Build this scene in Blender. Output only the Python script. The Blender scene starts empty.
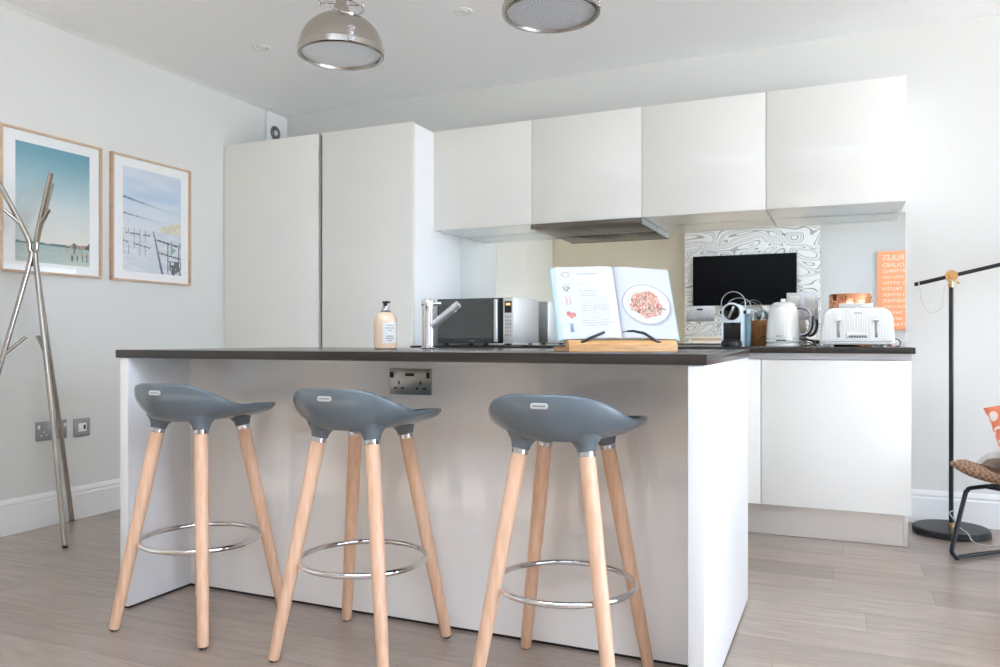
import bpy, bmesh, math, random
from mathutils import Vector, Matrix
from math import pi, sin, cos, radians
random.seed(5)
S = bpy.context.scene
C = S.collection

# ------------------------------------------------------------------ helpers
def lin(c):
    return tuple(((v/255)/12.92 if v/255 <= .04045 else (((v/255)+.055)/1.055)**2.4) for v in c[:3])

class MB:
    """collects shapes and links them as ONE mesh object"""
    def __init__(s): s.bm = bmesh.new()
    def box(s, x0, x1, y0, y1, z0, z1, bev=0, seg=2, rot=None, at=None):
        t = bmesh.new()
        bmesh.ops.create_cube(t, size=1)
        for v in t.verts:
            v.co = Vector(((x0+x1)/2+v.co.x*(x1-x0), (y0+y1)/2+v.co.y*(y1-y0), (z0+z1)/2+v.co.z*(z1-z0)))
        if bev: bmesh.ops.bevel(t, geom=list(t.edges), offset=bev, segments=seg, affect='EDGES', profile=.5)
        if rot is not None:
            for v in t.verts: v.co = rot @ v.co
        if at is not None:
            for v in t.verts: v.co += Vector(at)
        s._merge(t); return s
    def _merge(s, t):
        me = bpy.data.meshes.new('t'); t.to_mesh(me); t.free(); s.bm.from_mesh(me); bpy.data.meshes.remove(me)
    def rows(s, rows, closed=True, cap0=False, cap1=False):
        vs = [[s.bm.verts.new(p) for p in r] for r in rows]
        n = len(rows[0])
        for a, b in zip(vs, vs[1:]):
            for i in range(n if closed else n-1):
                j = (i+1) % n
                s.bm.faces.new((a[i], a[j], b[j], b[i]))
        if cap0: s.bm.faces.new(list(reversed(vs[0])))
        if cap1: s.bm.faces.new(vs[-1])
        return s
    def tube(s, pts, r, seg=12, closed=False, flat=1):
        P = [Vector(p) for p in pts]; n = len(P)
        R = r if isinstance(r, (list, tuple)) else [r]*n
        up = None; rows = []
        for i in range(n):
            if closed: t = (P[(i+1) % n]-P[i-1]).normalized()
            else: t = (P[min(i+1, n-1)]-P[max(i-1, 0)]).normalized()
            if up is None:
                up = Vector((0, 0, 1)) if abs(t.z) < .9 else Vector((1, 0, 0))
            u = (up-t*up.dot(t)).normalized(); w = t.cross(u); up = u
            rows.append([P[i]+(u*cos(a)*flat+w*sin(a))*R[i] for a in [2*pi*k/seg for k in range(seg)]])
        if closed: rows.append(rows[0])
        s.rows(rows, True, not closed, not closed)
        if closed: bmesh.ops.remove_doubles(s.bm, verts=s.bm.verts, dist=1e-6)
        return s
    def lathe(s, prof, seg=40, at=(0, 0, 0), m=None, rib=0, nrib=0):
        at = Vector(at); rows = []
        for q in prof:
            r, z = q[0], q[1]
            row = []
            for k in range(seg):
                a = 2*pi*k/seg
                rr = max(r, 1e-5)*(1+(rib*cos(nrib*a) if rib and len(q) > 2 else 0))
                v = Vector((rr*cos(a), rr*sin(a), z))
                row.append((m @ v if m is not None else v)+at)
            rows.append(row)
        return s.rows(rows, True, True, True)
    def prism(s, poly, a0, a1, axis='y', bev=0):
        """poly in the two other axes, extruded along axis"""
        t = bmesh.new()
        f = {'y': lambda p, a: (p[0], a, p[1]), 'x': lambda p, a: (a, p[0], p[1]), 'z': lambda p, a: (p[0], p[1], a)}[axis]
        A = [t.verts.new(f(p, a0)) for p in poly]; B = [t.verts.new(f(p, a1)) for p in poly]
        n = len(poly)
        for i in range(n): t.faces.new((A[i], A[(i+1) % n], B[(i+1) % n], B[i]))
        t.faces.new(A[::-1]); t.faces.new(B)
        bmesh.ops.recalc_face_normals(t, faces=t.faces)
        if bev:
            bmesh.ops.bevel(t, geom=[e for e in t.edges if (e.verts[0] in A) == (e.verts[1] in A)], offset=bev, segments=3, affect='EDGES', profile=.5)
        s._merge(t); return s
    def sphere(s, c, r, sc=(1, 1, 1), seg=20):
        t = bmesh.new(); bmesh.ops.create_uvsphere(t, u_segments=seg, v_segments=seg//2, radius=r)
        for v in t.verts: v.co = Vector((v.co.x*sc[0]+c[0], v.co.y*sc[1]+c[1], v.co.z*sc[2]+c[2]))
        s._merge(t); return s
    def xf(s, m):
        for v in s.bm.verts: v.co = m @ v.co
        return s
    def build(s, name, mat, parent=None, loc=(0, 0, 0), ang=35, kind=None, label=None):
        bmesh.ops.recalc_face_normals(s.bm, faces=s.bm.faces)
        me = bpy.data.meshes.new(name); s.bm.to_mesh(me); s.bm.free()
        me.materials.append(mat)
        for p in me.polygons: p.use_smooth = True
        me.set_sharp_from_angle(angle=radians(ang))
        o = bpy.data.objects.new(name, me); C.objects.link(o); o.location = loc
        if parent: o.parent = parent
        if kind: o['kind'] = kind
        if label: o['label'] = label
        return o

def thing(name, label, cat, loc=(0, 0, 0), rz=0, group=None):
    o = bpy.data.objects.new(name, None); C.objects.link(o); o.empty_display_size = .05
    o.location = loc; o.rotation_euler = (0, 0, rz); o['label'] = label; o['category'] = cat
    if group: o['group'] = group
    return o
def tag(o, label, cat, group=None):
    o['label'] = label; o['category'] = cat
    if group: o['group'] = group
    return o
def copy_tree(o, parent=None):
    c = o.copy(); C.objects.link(c); c.parent = parent
    for ch in [x for x in bpy.data.objects if x.parent == o]: copy_tree(ch, c)
    return c
def text_part(name, body, size, mat, parent, loc, rot, ext=.0006, width=None, align='CENTER'):
    cu = bpy.data.curves.new(name, 'FONT'); cu.body = body; cu.size = size; cu.extrude = ext
    cu.align_x = align; cu.align_y = 'CENTER'
    t = bpy.data.objects.new(name, cu); C.objects.link(t)
    bpy.context.view_layer.update()
    me = bpy.data.meshes.new_from_object(t.evaluated_get(bpy.context.evaluated_depsgraph_get()))
    bpy.data.objects.remove(t)
    me.name = name; me.materials.clear(); me.materials.append(mat)
    if width:
        xs = [v.co.x for v in me.vertices]; k = width/(max(xs)-min(xs)); x0 = min(xs)
        for v in me.vertices: v.co.x = (v.co.x-x0)*k
    o = bpy.data.objects.new(name, me); C.objects.link(o); o.parent = parent
    o.location = loc; o.rotation_euler = rot
    return o
def bez(pts, n=8):
    """Catmull-Rom through pts"""
    P = [Vector(p) for p in pts]; out = []
    for i in range(len(P)-1):
        a, b, c, d = P[max(i-1, 0)], P[i], P[i+1], P[min(i+2, len(P)-1)]
        for k in range(n):
            t = k/n
            out.append(.5*((2*b)+(c-a)*t+(2*a-5*b+4*c-d)*t*t+(3*b-a-3*c+d)*t**3))
    return out+[P[-1]]

# ------------------------------------------------------------------ materials
def mat(name, col, rough=.5, metal=0, coat=0, spec=.5, bump=None, var=None, trans=0, ior=1.45, sheen=0):
    m = bpy.data.materials.new(name); m.use_nodes = True; nt = m.node_tree; b = nt.nodes['Principled BSDF']
    b.inputs['Base Color'].default_value = (*lin(col), 1); b.inputs['Roughness'].default_value = rough
    b.inputs['Metallic'].default_value = metal; b.inputs['Coat Weight'].default_value = coat
    b.inputs['Coat Roughness'].default_value = .03
    b.inputs['Specular IOR Level'].default_value = spec; b.inputs['Transmission Weight'].default_value = trans
    b.inputs['IOR'].default_value = ior; b.inputs['Sheen Weight'].default_value = sheen
    if bump or var:
        tc = nt.nodes.new('ShaderNodeTexCoord')
    if bump:
        sc, st = bump[:2]
        mp = nt.nodes.new('ShaderNodeMapping'); mp.inputs['Scale'].default_value = bump[2] if len(bump) > 2 else (1, 1, 1)
        n = nt.nodes.new('ShaderNodeTexNoise'); n.inputs['Scale'].default_value = sc; n.inputs['Detail'].default_value = 3
        bp = nt.nodes.new('ShaderNodeBump'); bp.inputs['Strength'].default_value = st; bp.inputs['Distance'].default_value = .002
        nt.links.new(tc.outputs['Object'], mp.inputs['Vector']); nt.links.new(mp.outputs['Vector'], n.inputs['Vector'])
        nt.links.new(n.outputs['Fac'], bp.inputs['Height']); nt.links.new(bp.outputs['Normal'], b.inputs['Normal'])
    if var:
        col2, sc, sxyz = var
        mp = nt.nodes.new('ShaderNodeMapping'); mp.inputs['Scale'].default_value = sxyz
        n = nt.nodes.new('ShaderNodeTexNoise'); n.inputs['Scale'].default_value = sc; n.inputs['Detail'].default_value = 4
        mx = nt.nodes.new('ShaderNodeMix'); mx.data_type = 'RGBA'
        mx.inputs[6].default_value = (*lin(col), 1); mx.inputs[7].default_value = (*lin(col2), 1)
        rp = nt.nodes.new('ShaderNodeMapRange'); rp.inputs['From Min'].default_value = .35; rp.inputs['From Max'].default_value = .65
        nt.links.new(tc.outputs['Object'], mp.inputs['Vector']); nt.links.new(mp.outputs['Vector'], n.inputs['Vector'])
        nt.links.new(n.outputs['Fac'], rp.inputs['Value']); nt.links.new(rp.outputs['Result'], mx.inputs[0])
        nt.links.new(mx.outputs[2], b.inputs['Base Color'])
    return m

M = {}
M['wall'] = mat('wall_paint', (222, 222, 217), .6, bump=(260, .04))
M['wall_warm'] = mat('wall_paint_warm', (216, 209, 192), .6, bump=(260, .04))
M['ceil'] = mat('ceiling_paint', (247, 248, 248), .7, bump=(200, .03))
M['trim'] = mat('trim_gloss', (238, 238, 236), .3)
M['cab'] = mat('cabinet_gloss', (242, 241, 235), .11, coat=.25)
M['cabside'] = mat('cabinet_carcass', (243, 243, 242), .35)
M['endpanel'] = mat('end_panel_white', (229, 230, 230), .32, spec=.3)
M['island'] = mat('island_gloss', (240, 238, 234), .08, coat=.6)
M['under'] = mat('unit_underside', (228, 234, 231), .12, coat=.5)
M['alu'] = mat('brushed_aluminium', (200, 202, 204), .3, 1, bump=(60, .06, (1, 40, 40)))
M['greyplate'] = mat('grey_steel_plate', (158, 160, 163), .42, .6)
M['plate'] = mat('satin_plate', (214, 215, 218), .42, .75)
M['pale_steel'] = mat('pale_steel', (232, 232, 233), .4, .6)
M['steel'] = mat('brushed_steel', (176, 174, 170), .28, 1, bump=(60, .08, (1, 60, 60)))
M['plinth'] = mat('plinth_steel', (234, 230, 225), .24, .6, bump=(40, .05, (1, 50, 50)))
M['darksteel'] = mat('hood_steel', (120, 114, 106), .3, 1, bump=(90, .1, (1, 40, 40)))
M['chrome'] = mat('chrome', (222, 222, 224), .06, 1)
M['satin'] = mat('satin_chrome', (196, 197, 200), .2, 1)
M['stand'] = mat('stand_steel', (178, 172, 164), .24, 1)
M['nickel'] = mat('brushed_nickel', (182, 176, 168), .27, 1, bump=(50, .05, (1, 1, 60)))
M['mirror'] = mat('mirror_glass', (226, 228, 224), .0, 1)
M['black'] = mat('black_plastic', (22, 22, 24), .3)
M['blackgloss'] = mat('black_glass', (12, 12, 14), .05, coat=1)
M['blackmetal'] = mat('black_powder_coat', (24, 25, 28), .38)
M['tv'] = mat('tv_screen', (5, 5, 6), .45, spec=.15)
M['white'] = mat('white_plastic', (242, 241, 236), .25, coat=.3)
M['cream'] = mat('cream_enamel', (243, 243, 238), .16, coat=.5)
M['stone'] = mat('dark_quartz', (56, 50, 45), .2, spec=.35, var=((52, 47, 42), 300, (1, 1, 1)))
M['seat'] = mat('grey_blue_plastic', (98, 109, 116), .2, coat=.35)
M['legwood'] = mat('beech_wood', (230, 192, 164), .38, var=((218, 176, 142), 14, (6, 6, .5)))
M['oak'] = mat('oak_frame', (212, 184, 156), .45, var=((200, 170, 142), 20, (1, 1, 6)))
M['bamboo'] = mat('bamboo', (224, 178, 124), .4, var=((196, 142, 88), 12, (1, 8, 14)))
M['walnut'] = mat('walnut_block', (184, 126, 70), .45, var=((140, 88, 44), 16, (8, 8, 1)))
M['copper'] = mat('polished_copper', (232, 160, 122), .1, 1)
M['brass'] = mat('brass', (214, 178, 118), .22, 1)
M['peach'] = mat('peach_soap', (246, 218, 188), .12, coat=.8)
M['paleblue'] = mat('pale_blue_plastic', (222, 234, 242), .2, coat=.4)
M['tank'] = mat('smoked_tank', (112, 146, 158), .1, coat=.6)
M['glassdoor'] = mat('microwave_glass', (72, 78, 78), .1, coat=.5)
M['paper'] = mat('paper', (244, 244, 242), .5)
M['pageedge'] = mat('page_edges', (214, 226, 226), .6, bump=(400, .3, (1, 1, .1)))
M['sideboard'] = mat('limed_wood', (232, 220, 202), .45, var=((220, 205, 184), 8, (1, 6, 20)))
M['poster'] = mat('salmon_canvas', (250, 164, 118), .6)
M['posterink'] = mat('pale_ink', (255, 226, 208), .6)
M['throw'] = mat('white_cotton', (244, 243, 241), .8, sheen=.3, var=((216, 213, 210), 26, (1, 1, .1)))
M['cable'] = mat('white_cable', (205, 200, 190), .5)
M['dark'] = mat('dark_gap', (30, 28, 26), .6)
M['channel'] = mat('channel_alu', (140, 140, 136), .35, 1)
M['ground'] = mat('terrace_stone', (232, 229, 222), .8)
M['diffuser'] = mat('frosted_glass', (222, 229, 236), .35, coat=.5)
M['lens'] = mat('ring_ridge', (120, 118, 112), .4, .6)
M['orangescreen'] = mat('amber_display', (255, 190, 120), .4)
_b = M['orangescreen'].node_tree.nodes['Principled BSDF']; _b.inputs['Emission Color'].default_value = (1, .55, .25, 1); _b.inputs['Emission Strength'].default_value = .8

def nodes(name):
    m = bpy.data.materials.new(name); m.use_nodes = True; nt = m.node_tree
    return m, nt, nt.nodes['Principled BSDF'], nt.nodes.new, nt.links.new
# plank floor
m, nt, b, N, L = nodes('oak_planks'); M['floor'] = m
tc = N('ShaderNodeTexCoord'); br = N('ShaderNodeTexBrick'); br.offset = 0; br.squash = 1
br.inputs['Color1'].default_value = (*lin((166, 149, 136)), 1); br.inputs['Color2'].default_value = (*lin((152, 135, 122)), 1)
br.inputs['Mortar'].default_value = (*lin((130, 114, 102)), 1); br.inputs['Scale'].default_value = 1
br.inputs['Mortar Size'].default_value = .0009; br.inputs['Mortar Smooth'].default_value = .3
br.inputs['Brick Width'].default_value = 1.7; br.inputs['Row Height'].default_value = .185
sx = N('ShaderNodeSeparateXYZ'); L(tc.outputs['Object'], sx.inputs[0])      # every plank row starts at its own offset
dv_ = N('ShaderNodeMath'); dv_.operation = 'DIVIDE'; dv_.inputs[1].default_value = .185; L(sx.outputs['Y'], dv_.inputs[0])
fl_ = N('ShaderNodeMath'); fl_.operation = 'FLOOR'; L(dv_.outputs[0], fl_.inputs[0])
wn = N('ShaderNodeTexWhiteNoise'); wn.noise_dimensions = '1D'; L(fl_.outputs[0], wn.inputs['W'])
ma = N('ShaderNodeMath'); ma.operation = 'MULTIPLY_ADD'; ma.inputs[1].default_value = 1.7; L(wn.outputs['Value'], ma.inputs[0]); L(sx.outputs['X'], ma.inputs[2])
cb = N('ShaderNodeCombineXYZ'); L(ma.outputs[0], cb.inputs['X']); L(sx.outputs['Y'], cb.inputs['Y'])
L(cb.outputs[0], br.inputs['Vector'])
mp = N('ShaderNodeMapping'); mp.inputs['Scale'].default_value = (.8, 7, 1); L(tc.outputs['Object'], mp.inputs['Vector'])
n1 = N('ShaderNodeTexNoise'); n1.inputs['Scale'].default_value = 5; n1.inputs['Detail'].default_value = 8; n1.inputs['Distortion'].default_value = 1.2
L(mp.outputs['Vector'], n1.inputs['Vector'])
mr = N('ShaderNodeMapRange'); mr.inputs['From Min'].default_value = .3; mr.inputs['From Max'].default_value = .7; mr.inputs['To Min'].default_value = .88; mr.inputs['To Max'].default_value = 1.09
L(n1.outputs['Fac'], mr.inputs['Value'])
mul = N('ShaderNodeVectorMath'); mul.operation = 'SCALE'; L(br.outputs['Color'], mul.inputs[0]); L(mr.outputs['Result'], mul.inputs['Scale'])
L(mul.outputs['Vector'], b.inputs['Base Color']); b.inputs['Roughness'].default_value = .24; b.inputs['Specular IOR Level'].default_value = .8
bp = N('ShaderNodeBump'); bp.inputs['Strength'].default_value = .06; bp.inputs['Distance'].default_value = .002
L(n1.outputs['Fac'], bp.inputs['Height']); L(bp.outputs['Normal'], b.inputs['Normal'])
# swirl wallpaper: layered contour bands of a smooth field
m, nt, b, N, L = nodes('swirl_wallpaper'); M['paperwall'] = m
tc = N('ShaderNodeTexCoord'); mp = N('ShaderNodeMapping'); mp.inputs['Scale'].default_value = (.85, .01, 1.9); L(tc.outputs['Object'], mp.inputs['Vector'])
n1 = N('ShaderNodeTexNoise'); n1.inputs['Scale'].default_value = 1.9; n1.inputs['Detail'].default_value = 0; n1.inputs['Distortion'].default_value = 1.7
L(mp.outputs['Vector'], n1.inputs['Vector'])
ml = N('ShaderNodeMath'); ml.operation = 'MULTIPLY'; ml.inputs[1].default_value = 5.5; L(n1.outputs['Fac'], ml.inputs[0])
fr = N('ShaderNodeMath'); fr.operation = 'FRACT'; L(ml.outputs[0], fr.inputs[0])
cr = N('ShaderNodeValToRGB'); cr.color_ramp.interpolation = 'CONSTANT'; L(fr.outputs[0], cr.inputs['Fac'])
e = cr.color_ramp.elements; e[0].position = 0; e[0].color = (*lin((216, 213, 207)), 1); e[1].position = .30; e[1].color = (*lin((156, 151, 146)), 1)
for p_, c_ in ((.42, (216, 213, 207)), (.60, (172, 168, 163)), (.72, (216, 213, 207)), (.86, (128, 122, 117)), (.93, (216, 213, 207))):
    q = e.new(p_); q.color = (*lin(c_), 1)
L(cr.outputs['Color'], b.inputs['Base Color']); b.inputs['Roughness'].default_value = .5
# painted prints (vertex colours)
def printmat(name, rough=.4, coat=0):
    m, nt, b, N, L = nodes(name); a = N('ShaderNodeVertexColor'); a.layer_name = 'Col'
    L(a.outputs['Color'], b.inputs['Base Color']); b.inputs['Roughness'].default_value = rough; b.inputs['Coat Weight'].default_value = coat
    return m
M['print'] = printmat('printed_image')
# picture glass: fresnel mix of clear and gloss
m = bpy.data.materials.new('picture_glass'); m.use_nodes = True; nt = m.node_tree; nt.nodes.clear(); N = nt.nodes.new
o_ = N('ShaderNodeOutputMaterial'); t_ = N('ShaderNodeBsdfTransparent'); g_ = N('ShaderNodeBsdfGlossy'); g_.inputs['Roughness'].default_value = .02
lw = N('ShaderNodeLayerWeight'); lw.inputs[0].default_value = .5
pw_ = N('ShaderNodeMath'); pw_.operation = 'POWER'; pw_.inputs[1].default_value = 4; nt.links.new(lw.outputs['Facing'], pw_.inputs[0])
f_ = N('ShaderNodeMapRange'); f_.inputs['To Min'].default_value = .03; nt.links.new(pw_.outputs[0], f_.inputs['Value'])
x_ = N('ShaderNodeMixShader')
nt.links.new(f_.outputs[0], x_.inputs[0]); nt.links.new(t_.outputs[0], x_.inputs[1]); nt.links.new(g_.outputs[0], x_.inputs[2]); nt.links.new(x_.outputs[0], o_.inputs[0]); M['glass'] = m
# cushion: coral with pale rings
m, nt, b, N, L = nodes('ring_fabric'); M['cushion'] = m
tc = N('ShaderNodeTexCoord'); v = N('ShaderNodeTexVoronoi'); v.inputs['Scale'].default_value = 11; v.inputs['Randomness'].default_value = .35; L(tc.outputs['Object'], v.inputs['Vector'])
cr = N('ShaderNodeValToRGB'); cr.color_ramp.interpolation = 'CONSTANT'; L(v.outputs['Distance'], cr.inputs['Fac'])
e = cr.color_ramp.elements; e[0].color = (*lin((240, 140, 104)), 1); e[1].position = .36; e[1].color = (*lin((248, 232, 222)), 1)
q = e.new(.47); q.color = (*lin((240, 140, 104)), 1)
L(cr.outputs['Color'], b.inputs['Base Color']); b.inputs['Roughness'].default_value = .85
# woven seat
m, nt, b, N, L = nodes('woven_rattan'); M['rattan'] = m
tc = N('ShaderNodeTexCoord'); ck = N('ShaderNodeTexChecker'); ck.inputs['Scale'].default_value = 70; L(tc.outputs['Object'], ck.inputs['Vector'])
ck.inputs['Color1'].default_value = (*lin((172, 136, 108)), 1); ck.inputs['Color2'].default_value = (*lin((126, 94, 72)), 1)
L(ck.outputs['Color'], b.inputs['Base Color']); b.inputs['Roughness'].default_value = .7
bp = N('ShaderNodeBump'); bp.inputs['Strength'].default_value = .6; bp.inputs['Distance'].default_value = .003; L(ck.outputs['Fac'], bp.inputs['Height']); L(bp.outputs['Normal'], b.inputs['Normal'])
# hood filter mesh
m, nt, b, N, L = nodes('prismatic_glass'); M['prism'] = m
tc = N('ShaderNodeTexCoord'); mp = N('ShaderNodeMapping'); mp.inputs['Rotation'].default_value = (0, 0, .78); ck = N('ShaderNodeTexChecker'); ck.inputs['Scale'].default_value = 150
L(tc.outputs['Object'], mp.inputs['Vector']); L(mp.outputs['Vector'], ck.inputs['Vector'])
ck.inputs['Color1'].default_value = (*lin((232, 239, 246)), 1); ck.inputs['Color2'].default_value = (*lin((172, 178, 185)), 1)
L(ck.outputs['Color'], b.inputs['Base Color']); b.inputs['Roughness'].default_value = .3

def printed(name, w, h, nx, ny, fn, parent, surf=None, loc=(0, 0, 0)):
    """a sheet whose artwork is painted per vertex; fn(u,v)->sRGB with v up"""
    if surf is None: surf = lambda u, v: (u*w-w/2, 0, v*h)
    me = bpy.data.meshes.new(name); vs = []; fs = []; cols = []
    for j in range(ny+1):
        for i in range(nx+1):
            u, v = i/nx, j/ny; vs.append(surf(u, v)); cols.append(lin(fn(u, v)))
    for j in range(ny):
        for i in range(nx):
            a = j*(nx+1)+i; fs.append((a, a+1, a+nx+2, a+nx+1))
    me.from_pydata(vs, [], fs); me.materials.append(M['print'])
    at = me.color_attributes.new('Col', 'FLOAT_COLOR', 'POINT')
    for k, c in enumerate(cols): at.data[k].color = (*c, 1)
    for p in me.polygons: p.use_smooth = True
    o = bpy.data.objects.new(name, me); C.objects.link(o); o.parent = parent; o.location = loc
    return o

# ------------------------------------------------------------------ setting
XL, XR, YB, YF, ZC = -3.681, 5.30, 4.546, -1.13, 2.545
def struct(name, mb, m, **k): return mb.build(name, m, kind='structure', **k)
struct('floor', MB().box(XL-.1, XR+.1, YF-.1, YB+.1, -.06, 0), M['floor'])
W3 = (-1.6, 1.1, -.15, .95)      # invented rooflight behind the camera, added for fill light
w = MB(); w.box(XL-.1, W3[0], YF-.1, YB+.1, ZC, ZC+.2); w.box(W3[1], XR+.1, YF-.1, YB+.1, ZC, ZC+.2)
w.box(W3[0], W3[1], YF-.1, W3[2], ZC, ZC+.2); w.box(W3[0], W3[1], W3[3], YB+.1, ZC, ZC+.2)
struct('ceiling', w, M['ceil'])
f = MB()
for x in (W3[0], -.72, .17, W3[1]-.05): f.box(x, x+.05, W3[2], W3[3], ZC+.12, ZC+.19)
f.box(W3[0], W3[1], W3[2], W3[2]+.05, ZC+.12, ZC+.19); f.box(W3[0], W3[1], W3[3]-.05, W3[3], ZC+.12, ZC+.19)
struct('fill_rooflight', f, M['trim'])  # frame bars of the added fill opening
struct('wall_left', MB().box(XL-.1, XL, YF-.1, YB+.1, 0, ZC), M['wall'])
struct('wall_back', MB().box(XL, XR, YB, YB+.1, 0, ZC), M['wall'])
W1 = (-1.0, 3.4, .04, 2.44)
w = MB(); w.box(XR, XR+.12, YF, W1[0], 0, ZC); w.box(XR, XR+.12, W1[1], YB, 0, ZC); w.box(XR, XR+.12, W1[0], W1[1], W1[3], ZC); w.box(XR, XR+.12, W1[0], W1[1], 0, W1[2])
struct('wall_right', w, M['wall'])
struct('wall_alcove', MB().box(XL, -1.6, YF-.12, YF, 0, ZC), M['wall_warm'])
w = MB().box(-1.6, XR, YF-.12, YF, 0, ZC)
struct('wall_front', w, mat('wall_paint_toned_down', (200, 201, 199), .6))  # wall paint darkened here to offset the strong light from the added rooflight
struct('wall_chimney', MB().box(-1.815, -.261, YF, -.78, 0, ZC), M['paperwall'])
f = MB()
for y in (W1[0], 0, 1.02, 2.04, W1[1]-.05): f.box(XR+.03, XR+.09, y, y+.05, W1[2], W1[3])
f.box(XR+.03, XR+.09, W1[0], W1[1], W1[3]-.06, W1[3]); f.box(XR+.03, XR+.09, W1[0], W1[1], W1[2], W1[2]+.08)
struct('window_1', f, M['trim'])
struct('ground', MB().box(-14, 18, -14, 14, -.5, -.14), M['ground'])
prof = [(0, 0), (.019, 0), (.019, .128), (.012, .133), (.012, .14), (.016, .145), (.014, .155), (.006, .166), (0, .168)]
struct('baseboard_left', MB().prism([(XL+a, z) for a, z in prof], YF, 3.93), M['trim'])
struct('baseboard_back', MB().prism([(YB-a, z) for a, z in prof], .29, XR, 'x'), M['trim'])
# thin coving line on the left wall, under the ceiling
struct('trim_1', MB().prism([(XL, ZC), (XL+.022, ZC), (XL+.018, ZC-.006), (XL+.006, ZC-.012), (XL, ZC-.02)], YF, YB), M['wall'])

# ------------------------------------------------------------------ tall cupboards
def tall(x0, x1, gl, gr, label):
    t = thing('tall_cabinet', label, 'cabinet', (x0, 3.933, 0), group='tall gloss cupboards')
    w = x1-x0
    MB().box(gl, w-gr, .024, YB-3.933-.002, .0, 2.186, .001).build('body', M['cabside'], t)
    MB().box(gl, w-gr-.001, 0, .02, .1, 2.19, .0015).build('door', M['cab'], t)
    return t
a = tall(-3.675, -2.922, 0, .016, 'floor to ceiling gloss white cupboard in the left corner by the wall')
MB().box(.74, .766, .03, .06, .1, 2.186).build('grip_channel', M['channel'], a)
tall(-2.922, -2.272, .016, 0, 'tall gloss white cupboard nearest the microwave with its right side showing')

# ------------------------------------------------------------------ wall units
U0, UW = -2.272, .636
ulab = ['leftmost white wall cupboard, beside the tall cupboard', 'white wall cupboard directly above the extractor hood',
        'white wall cupboard just right of the extractor hood', 'rightmost white wall cupboard, above kettle and toaster']
for i in range(4):
    t = thing('wall_cabinet', ulab[i], 'cabinet', (U0+i*UW, 4.18, 1.595), group='handleless wall cupboards')
    MB().box(.0015, UW-.0015, .022, YB-4.18, .006, .592, .001).build('body', M['cabside'], t)
    MB().box(.0015, UW-.0015, 0, .02, 0, .595, .0015).build('door', M['cab'], t)
    MB().box(.004, UW-.004, .022, YB-4.18-.002, 0, .0055).build('bottom_panel', M['under'], t)

# extractor hood
t = thing('extractor_hood', 'slim brushed steel extractor hood under the wall cupboards', 'extractor hood', (-1.636, 4.165, 1.562))
MB().box(0, .636, .012, .37, .004, .032, .002).build('housing', M['steel'], t)
MB().box(-.002, .638, 0, .02, 0, .030, .003).build('front_bar', M['darksteel'], t)
for x in (.01, .322):
    f = MB().box(x, x+.304, .03, .33, .0005, .0045, .002).build('grease_filter', M['darksteel'], t)
    MB().box(x+.11, x+.19, .30, .318, -.004, .001, .002).build('latch', M['chrome'], f)
MB().box(.634, .638, .02, .36, .0, .030).build('side_strip', M['alu'], t)

# mirror splashback
tag(MB().box(-2.271, .288, 4.536, 4.5455, .9025, 1.594).build('splashback_mirror', M['mirror']), 'mirror splashback along the wall behind the rear worktop', 'mirror')

# ------------------------------------------------------------------ base units, rear worktop, plinth
blab = ['white base cupboard below the microwave, behind the island', 'white base cupboard below the hob, behind the island',
        'white base cupboard of which only a strip shows right of the island', 'white base cupboard with wide plain door at the right end']
for i in range(4):
    x0 = -2.2715+i*UW
    t = thing('base_cabinet', blab[i], 'cabinet', (x0, 3.917, 0), group='handleless base cupboards')
    MB().box(.001, UW-.001, .024, YB-3.917-.002, .15, .87, .001).build('body', M['cabside'], t)
    MB().box(.0015, UW-.0015, 0, .02, .154, .841, .0015).build('door', M['cab'], t)
    MB().box(.0, UW, .006, .023, .845, .872).build('grip_rail', M['alu'], t)
tag(MB().box(-2.27, .243, 3.976, 3.99, .002, .149).build('plinth', M['plinth']), 'brushed steel kickboard under the rear base cupboards', 'kickboard')
tag(MB().box(.2435, .262, 3.976, YB-.02, .001, .149, .001).build('plinth_end', M['plinth']), 'steel end return of the kickboard nearest the floor lamp', 'kickboard')
tag(MB().box(-2.271, .287, 3.897, YB-.001, .873, .901, .0015).build('worktop', M['stone']), 'dark stone worktop along the back wall under the mirror', 'worktop')

# ------------------------------------------------------------------ island
t = thing('kitchen_island', 'white gloss kitchen island with recessed front, stools before it', 'kitchen island', (-1.338, 2.0, 0))
MB().box(-.981, -.943, -.02, .936, .008, .873, .001).build('end_panel', M['endpanel'], t)
MB().box(.981, 1.021, -.02, .936, .008, .873, .001).build('end_panel', M['endpanel'], t)
MB().box(-.943, .981, .262, .282, .010, .873).build('front_panel', M['island'], t)
MB().box(-.942, .980, .283, .93, .1, .872).build('body', M['cabside'], t)
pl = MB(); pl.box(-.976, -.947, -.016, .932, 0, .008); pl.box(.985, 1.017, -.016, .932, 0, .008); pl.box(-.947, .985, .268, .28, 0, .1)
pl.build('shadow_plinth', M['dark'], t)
MB().box(-1.000, 1.027, -.024, .94, .8735, .901, .0015).build('countertop', M['stone'], t, label='dark stone countertop')

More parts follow.
